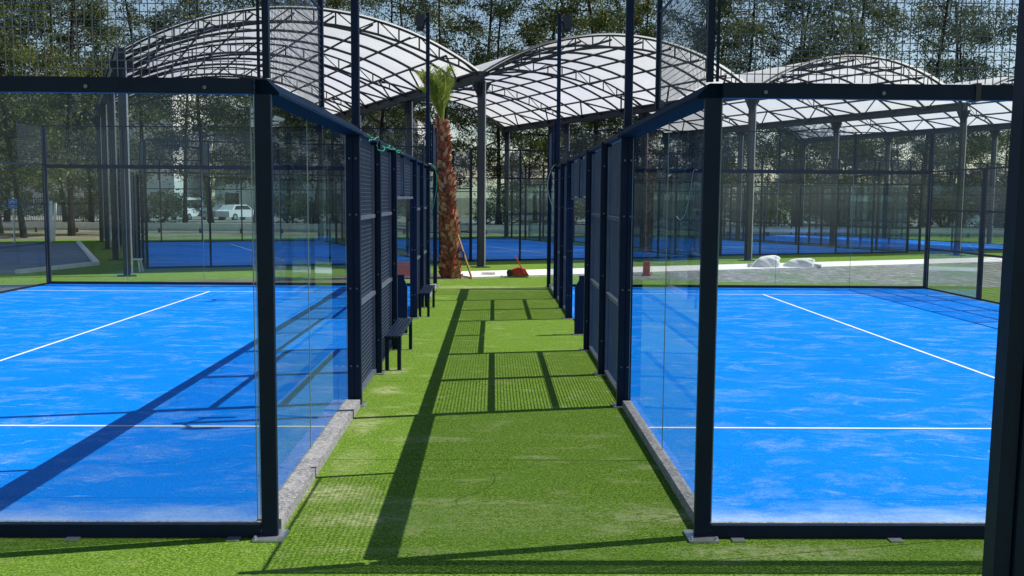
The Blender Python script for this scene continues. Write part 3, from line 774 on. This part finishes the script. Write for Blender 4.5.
# lying white frame and boards, left background
a = at(20, 274.5); b = at(99, 266); c = at(81, 244); e = at(-160, 247)
sheet('far_court_surface', [(a.x - 9, a.y - 2.4), (a.x, a.y), (b.x, b.y), (c.x, c.y), (e.x, e.y)], .02, 'slab')
for p_, q_ in ((a, b), (b, c)):
    m = MB(); m.bar((p_.x, p_.y, .06), (q_.x, q_.y, .06), .16, .12); m.build('court_kerb', 'concrete')['kind'] = 'structure'
for i, (px0, px1, y0, y1) in enumerate(((56, 54, 203, 233), (60, 57, 205, 233))):
    d = 52 + i; m = MB()
    q0 = Vector(((px0 - 493) / FPX * d, d, CAMH - (y0 - 196.5) * d / FPX)); q1 = Vector(((px1 - 493) / FPX * d, d, 0))
    m.bar(q1, q0, .10); tag(m.build('white_post', 'car_white'), ('left one of two leaning white posts among the far left trees', 'right one of two leaning white posts among the far left trees')[i], 'post', 'white posts among the trees')
# square blue sign
d = 50; r = thing('parking_sign', 'square blue sign with a white ring on a post among the far left trees', 'sign', ((18.5 - 493) / FPX * d, d, 0))
x = (18.5 - 493) / FPX * d; z = CAMH - (206 - 196.5) * d / FPX
m = MB(); m.tube([(x, d, 0), (x, d, z + .3)], .04, 8); m.build('pole', 'galvanised', r)
m = MB(); m.cbox(x - .2, x + .2, d - .07, d - .05, z - .22, z + .22, .005); m.build('sign_board', 'sign_blue', r)
m = MB(); m.tube([(x + .1 * math.cos(i * math.pi / 8), d - .075, z + .11 * math.sin(i * math.pi / 8)) for i in range(17)], .016, 4); m.build('sign_ring', 'car_white', r)
# green cable on top of the left wall, pale cable loops on the right
rnd = random.Random(4); m = MB(); pts = []
for i in range(60):
    f = i / 59; y = 11.95 + 4.4 * f
    pts.append((LX + .03 + .03 * math.sin(f * 40) + .03 * rnd.random(), y, 2.98 - .06 * abs(math.sin(f * 17)) - (.1 * math.exp(-((f - .33) / .06) ** 2)) + .02 * rnd.random()))
m.tube(pts, .0045, 5); tag(m.build('green_cable', 'green_plastic'), 'thin green cable trailing along the top of the left mesh wall', 'cable')
m = MB(); m.tube([(LX + .05 + .10 * math.sin(i / 12 * math.pi) , 24.3 + .02 * i, 3.02 - 1.0 * (i / 12) ** 1.5) for i in range(13)], .007, 5)
tag(m.build('hanging_cable', 'green_plastic'), 'green cable end hanging at the far end of the left wall', 'cable')
m = MB(); m.tube([(RX - .02 - .14 * math.sin(i / 16 * math.pi), 24.2, 3.02 - 1.0 * (i / 16) ** 1.2) for i in range(17)], .008, 5)
tag(m.build('hanging_cable', 'grey_cable'), 'pale cable hanging in a bow at the far post of the right wall', 'cable')
m = MB(); q0 = Vector((1.55, 9.4, 2.30)); pts = []
for i in range(30):
    f = i / 29; a = -2.4 + 4.6 * f
    pts.append((RX + .19, 9.0 - .75 * f - .18 * math.cos(a) * (1 - f), 2.28 + .20 * math.sin(a) * (1 - f * .55) + .16 * f))
m.tube(pts, .003, 5); tag(m.build('cable_loop', 'grey_cable'), 'thin pale cable looping behind the right side glass', 'cable')

# ------------------------------------------------------------------ guard rail, low wall, fence
r = thing('guard_rail', 'long pale guard rail on posts crossing behind the canopy courts', 'guard rail', (0, 66, 0))
m = MB(); m.box(-60, 60, 66, 66.1, .28, .50); m.build('rail', 'concrete', r)
for i in range(40):
    x = -48 + i * 2.5; m = MB(); m.box(x - .07, x + .07, 66.11, 66.22, 0, .46); m.build('post', 'brown_board', r)
r = thing('low_wall', 'long low pale wall beyond the guard rail, in front of the tree belt', 'wall', (0, 70, 0))
m = MB(); m.box(-80, 80, 70, 70.3, 0, .42); m.build('wall_body', 'render_wall', r); m = MB(); m.box(-80, 80, 69.96, 70.34, .423, .5); m.build('coping', 'concrete', r)
r = thing('iron_fence', 'thin vertical bar fence behind the trees at the far left', 'fence', (-27, 72, 0))
m = MB()
for z in (.5, 2.0): m.box(-44, -22.6, 72, 72.04, z, z + .05)
m.build('fence_rail', 'canopy_steel', r)
m = MB()
for i in range(143): x = -44 + i * .15; m.box(x, x + .025, 72.01, 72.03, .3, 2.2)
m.build('fence_bars', 'canopy_steel', r)

# ------------------------------------------------------------------ parked cars
def car(kind, paint, label, loc, rz):
    r = thing('parked_' + kind, label, kind, loc, rz, 'vehicles parked beyond the trees')
    if kind == 'van':
        prof = [(-2.4, .35), (-2.4, 1.5), (-2.25, 2.05), (.9, 2.1), (1.5, 1.35), (2.3, 1.1), (2.42, .7), (2.42, .35)]
        wins = [[(-2.1, 1.25), (-2.05, 1.85), (-.9, 1.88), (-.9, 1.25)], [(-.75, 1.25), (-.75, 1.88), (.65, 1.9), (1.15, 1.3), (1.1, 1.25)]]
        front = [(.95, 2.02), (1.48, 1.38)]
    else:
        prof = [(-2.1, .3), (-2.15, .85), (-1.7, .98), (-1.25, 1.42), (.35, 1.45), (1.05, .98), (1.95, .85), (2.12, .6), (2.1, .3)]
        wins = [[(-1.45, 1.0), (-1.12, 1.35), (-.4, 1.37), (-.4, 1.0)], [(-.32, 1.0), (-.32, 1.37), (.3, 1.37), (.85, 1.0)]]
        front = [(.42, 1.40), (1.0, 1.01)]
    h = .85
    m = MB(); n = len(prof)
    vs = [(x, -h + (.12 if z > 1.0 else 0), z) for x, z in prof] + [(x, h - (.12 if z > 1.0 else 0), z) for x, z in prof]
    m._add(vs, [tuple(range(n)), tuple(range(2 * n - 1, n - 1, -1))] + [(i, n + i, n + (i + 1) % n, (i + 1) % n) for i in range(n)])
    body = m.build('body', paint, r, local=True)
    for wpoly in wins:
        for sg in (-1, 1):
            m = MB(); yy = sorted((sg * (h - .10), sg * (h + .004))) ; m.prism(wpoly, 'y', *yy); m.build('window', 'dark_window', r, local=True)
    (xa, za), (xb, zb) = front
    m = MB(); m._add([(xa, -.62, za + .012), (xb, -.7, zb + .012), (xb, .7, zb + .012), (xa, .62, za + .012), (xa + .03, -.62, za + .03), (xb + .03, -.7, zb + .03), (xb + .03, .7, zb + .03), (xa + .03, .62, za + .03)],
                     [(0, 1, 2, 3), (4, 7, 6, 5), (0, 4, 5, 1), (1, 5, 6, 2), (2, 6, 7, 3), (3, 7, 4, 0)]); m.build('windscreen', 'dark_window', r, local=True)
    for xx in (-1.35, 1.35):
        for sg in (-1, 1):
            m = MB(); m.tube([(xx, sg * (h - .2), .32), (xx, sg * (h + .02), .32)], .32, 18); wl = m.build('wheel', 'black_plastic', r, local=True)
            m = MB(); m.tube([(xx, sg * (h + .0), .32), (xx, sg * (h + .03), .32)], .19, 12); m.build('rim', 'car_silver', wl, local=True)
    for sg in (-1, 1):
        m = MB(); m.cbox(prof[-2][0] - .14, prof[-2][0] + .012, sg * .62 - .14, sg * .62 + .14, .62, .78, .02); m.build('headlight', 'galvanised', r, local=True)
def cx(px, d): return ((px - 493) / FPX * d, d, 0)
car('van', 'car_white', 'white van parked beyond the trees, behind the far blue court on the left', cx(191, 101), R(75))
car('car', 'car_silver', 'silver car parked between the white van and the left court column', cx(216, 103), R(95))
car('car', 'car_white', 'white car parked beyond the trees, nearest the left court column', cx(240, 102), R(60))
car('car', 'car_blue', 'dark blue car parked among the trees at the far left', cx(95, 104), R(80))
car('car', 'car_white', 'white car parked beyond the trees, left one of two at the end of the aisle', cx(514, 100), R(80))
car('car', 'car_silver', 'silver car parked beyond the trees, right one of two at the end of the aisle', cx(534, 101), R(100))

# ------------------------------------------------------------------ building behind the trees on the left
def building(x0, x1, y, H, label, fl, nb):
    r = thing('apartment_building', label, 'building', ((x0 + x1) / 2, y, 0), group='pale buildings behind the trees')
    m = MB(); m.box(x0, x1, y, y + 14, 0, H); m.build('wall', 'render_wall', r)
    m = MB(); m.box(x0 - .5, x1 + .5, y - .5, y + 14.5, H + .003, H + .35); m.build('roof', 'roof_tile', r)
    for f in range(fl):
        z = 1.1 + f * (H / fl)
        for i in range(nb):
            x = x0 + (x1 - x0) * (i + .5) / nb
            m = MB(); m.box(x - .85, x + .85, y - .03, y + .05, z, z + 1.5); wn = m.build('window', 'dark_window', r)
            m = MB(); m.box(x - 1.0, x + 1.0, y - .12, y - .032, z - .12, z - .002); m.box(x - 1.0, x - .86, y - .08, y - .001, z, z + 1.6); m.box(x + .86, x + 1.0, y - .08, y - .001, z, z + 1.6)
            m.build('frame', 'concrete', wn)
        if f:
            for i in range(1, nb, 3):
                x = x0 + (x1 - x0) * (i + .5) / nb; m = MB(); m.box(x - 1.6, x + 1.6, y - 1.2, y - .001, z - .5, z - .35)
                m.box(x - 1.6, x + 1.6, y - 1.2, y - 1.14, z - .348, z + .5); m.build('balcony', 'render_wall', r)
building(-62, -36, 122, 15, 'pale low apartment building behind the trees at the far left', 3, 7)
building(-33, -9, 128, 12.0, 'pale building with a tiled roof edge behind the trees, left of the palm', 3, 6)

# ------------------------------------------------------------------ trees
def leaf_obj(name, pts, size, mat, parent, seed, droop=.0):
    rs = np.random.RandomState(seed); n = len(pts); P = np.asarray(pts)
    d = rs.normal(size=(n, 3)); d[:, 2] -= droop; d /= np.linalg.norm(d, axis=1)[:, None]
    e = rs.normal(size=(n, 3)); e -= (e * d).sum(1)[:, None] * d; e /= np.linalg.norm(e, axis=1)[:, None]
    L = size * rs.uniform(.6, 1.4, (n, 1)); w_ = L * rs.uniform(.28, .5, (n, 1))
    v = np.stack([P - d * L * .5, P + e * w_ * .5, P + d * L * .5, P - e * w_ * .5], 1).reshape(-1, 3)
    me = bpy.data.meshes.new(name); me.vertices.add(4 * n); me.vertices.foreach_set('co', v.ravel().astype(np.float32))
    me.loops.add(4 * n); me.loops.foreach_set('vertex_index', np.arange(4 * n, dtype=np.int32))
    me.polygons.add(n); me.polygons.foreach_set('loop_start', np.arange(0, 4 * n, 4, dtype=np.int32)); me.polygons.foreach_set('loop_total', np.full(n, 4, dtype=np.int32))
    me.materials.append(M[mat]); me.update(); me.validate()
    o = bpy.data.objects.new(name, me); col.objects.link(o); o.parent = parent; W[o.name] = Vector((0, 0, 0)); return o

def make_tree(seed, H, kind, name):
    rnd = random.Random(seed); rs = np.random.RandomState(seed)
    r = thing(name, '', 'tree', (0, 0, 0))
    m = MB(); fork = rnd.random() < .4
    lean = Vector((rnd.uniform(-.11, .11), rnd.uniform(-.08, .08), 0))
    def tr(f): return lean * H * f + Vector((.55 * math.sin(f * 6 + seed) * f, .5 * math.sin(f * 5 + 2 * seed) * f, H * f))
    m.tube([tr(i / 12) for i in range(13)], [.17 * (1 - .8 * i / 12) + (.07 if i == 0 else 0) for i in range(13)], 8)
    tips = []; nb = {'pine': 30, 'gum': 24, 'dense': 32}[kind]
    lo = {'pine': .15, 'gum': .2, 'dense': .05}[kind]
    for i in range(nb):
        f = lo + (1 - lo) * (i + rnd.random() * .6) / nb; a = i * 2.4 + rnd.uniform(-.5, .5)
        prof_ = math.sin(math.pi * min(1, max(.08, (f - lo) / (1 - lo) * .82 + .2)))
        ln = {'pine': 3.3, 'gum': 3.9, 'dense': 3.2}[kind] * (.35 + .65 * prof_) * rnd.uniform(.6, 1.2)
        up = {'pine': .15, 'gum': .75, 'dense': .45}[kind] * rnd.uniform(.4, 1.3)
        b = tr(f); d = Vector((math.cos(a), math.sin(a), 0)); pts = [b]
        for q in range(1, 5):
            g = q / 4; pts.append(b + d * ln * g + Vector((rnd.uniform(-.15, .15), rnd.uniform(-.15, .15), ln * up * g * (1 if kind != 'pine' else (1 - .8 * g)))))
        m.tube(pts, [.07 * (1 - f * .6), .055 * (1 - f * .6), .035, .022, .01], 5)
        tips += [(pts[2], .55), (pts[3], .8), (pts[4], 1.0)]
        for _ in range(2):
            sdir = Vector((rnd.uniform(-1, 1), rnd.uniform(-1, 1), rnd.uniform(-.2, .8))).normalized(); e = pts[3] + sdir * ln * .35
            m.tube([pts[3], e], [.02, .008], 4); tips.append((e, .9))
    m.build('trunk', 'bark', r, local=True)
    P = []
    for c, s_ in tips:
        if rnd.random() < .12: continue
        rad = rnd.uniform(.34, .85); n = int({'pine': 520, 'gum': 480, 'dense': 480}[kind] * s_ * rad * rnd.uniform(.6, 1.3))
        q = rs.normal(size=(n, 3)) * np.array([rad, rad, rad * .55]) + np.array(c); 
        if kind == 'gum': q[:, 2] -= np.abs(rs.normal(size=n)) * .35
        P.append(q)
    P = np.concatenate(P); off = Vector((seed * 3.7, seed * 1.3, 0))
    keep = [mnoise.noise(Vector(p) * .62 + off) + .35 * mnoise.noise(Vector(p) * 1.9 + off) > (-.10 if p[2] < .45 * H else -.02) for p in P]
    P = P[np.array(keep)]
    leaf_obj('crown', P, {'pine': .215, 'gum': .20, 'dense': .23}[kind], {'pine': 'leaf_olive', 'gum': 'leaf_grey', 'dense': 'leaf_dark'}[kind], r, seed, {'gum': .8}.get(kind, 0))
    return r
protos = [('pine_tree', 'pine', 21, 23), ('pine_tree', 'pine', 22, 20), ('eucalyptus_tree', 'gum', 31, 24), ('eucalyptus_tree', 'gum', 32, 21),
          ('eucalyptus_tree', 'gum', 33, 25), ('evergreen_tree', 'dense', 41, 17), ('evergreen_tree', 'dense', 42, 21)]
PR = [[make_tree(sd_, H, kd, nm), False, nm] for nm, kd, sd_, H in protos]
rnd = random.Random(11)
adj = {'pine_tree': 'olive green pine', 'eucalyptus_tree': 'slender grey green eucalyptus', 'evergreen_tree': 'dense dark evergreen'}
def place(i, x, y, sc_=1.0):
    pr = PR[i]; px = 493 + x / y * FPX
    where = ('beyond the far left fence' if px < 100 else 'behind the leftmost vault' if px < 300 else 'just left of the palm' if px < 440
             else 'beyond the aisle end' if px < 570 else 'behind the middle vault' if px < 740
             else 'behind the third vault' if px < 880 else 'at the far right')
    row = 'in the front row' if y < 79 else 'in the middle row' if y < 90 else 'in the rear row'
    lab = f"{adj[pr[2]]} {where}, {row}"; grp = f"{adj[pr[2]]} trees {where}, {row}"
    rz = rnd.uniform(0, 6.28)
    if not pr[1]:
        pr[1] = True; o = pr[0]; o.location = (x, y, 0); o.rotation_euler = (0, 0, rz); o['label'] = lab; o['group'] = grp
    else: o = dup(pr[0], (x, y, 0), rz, lab, grp)
    o.scale = (sc_,) * 3
x = -37.0; i = 0
while x < 42:
    place(rnd.choice([0, 1, 2, 3, 5]) if x < 10 else rnd.choice([0, 1, 0, 6, 3]), x, rnd.uniform(72.5, 77.5), rnd.uniform(.85, 1.08)); x += rnd.uniform(3.0, 5.0)
x = -40.0
while x < 46:
    place(rnd.choice([2, 3, 4, 0]) if x < 4 else rnd.choice([0, 2, 6, 4, 1]), x, rnd.uniform(83, 88), rnd.uniform(.95, 1.2)); x += rnd.uniform(5.0, 8.0)
x = -48.0
while x < 56:
    place(rnd.choice([5, 6]), x, rnd.uniform(91, 96), rnd.uniform(.5, .72)); x += rnd.uniform(8, 12) if x < -8 else rnd.uniform(1.9, 2.8)
# nearer trees on the left, seen through the glass
for (i, px, d, s_) in ((1, 28, 57, .85), (0, 75, 60, .95), (5, 5, 63, .8), (5, 118, 62, .7)): place(i, (px - 493) / FPX * d, d, s_)
# low bushes in the shade of the belt
def bush(seed):
    r = thing('bush', '', 'bush'); rs = np.random.RandomState(seed); m = MB(); P = []
    for k in range(14):
        a = rs.uniform(0, 6.28); rr = rs.uniform(.2, 1.1); h = rs.uniform(.5, 1.7); e = (rr * math.cos(a), rr * math.sin(a), h)
        m.tube([(0, 0, 0), (e[0] * .5, e[1] * .5, h * .6), e], [.03, .02, .01], 4); P.append(rs.normal(size=(130, 3)) * [.35, .35, .3] + np.array(e))
    P = np.concatenate(P); P[:, 2] = np.maximum(P[:, 2], .05)
    m.build('stems', 'bark', r, local=True); leaf_obj('foliage', P, .2, 'leaf_dark' if seed % 2 else 'leaf_olive', r, seed); return r
B = [bush(51), bush(52)]; used = [0, 0]; x = -42; k = 0
while x < 48:
    if rnd.random() < (.5 if x < 3 else .85):
        b = k % 2; y = rnd.uniform(88, 91) if x < 3 else rnd.uniform(78, 90); sc_ = rnd.uniform(1.0, 1.9) * (.8 if x < 3 else 1.2)
        lab = ('dark' if b == 0 else 'olive') + ' green bush under the trees ' + ('left of the palm' if x < -4 else 'behind the middle of the canopy' if x < 16 else 'behind the right of the canopy')
        o = B[b] if not used[b] else dup(B[b], (0, 0, 0)); used[b] = 1; o.location = (x, y, 0); o.rotation_euler = (0, 0, rnd.uniform(0, 6)); o.scale = (sc_,) * 3; o['label'] = lab; o['group'] = lab.replace('bush', 'bushes')
        k += 1
    x += rnd.uniform(1.2, 2.4)

if __name__ == '__main__' and False:
    pass
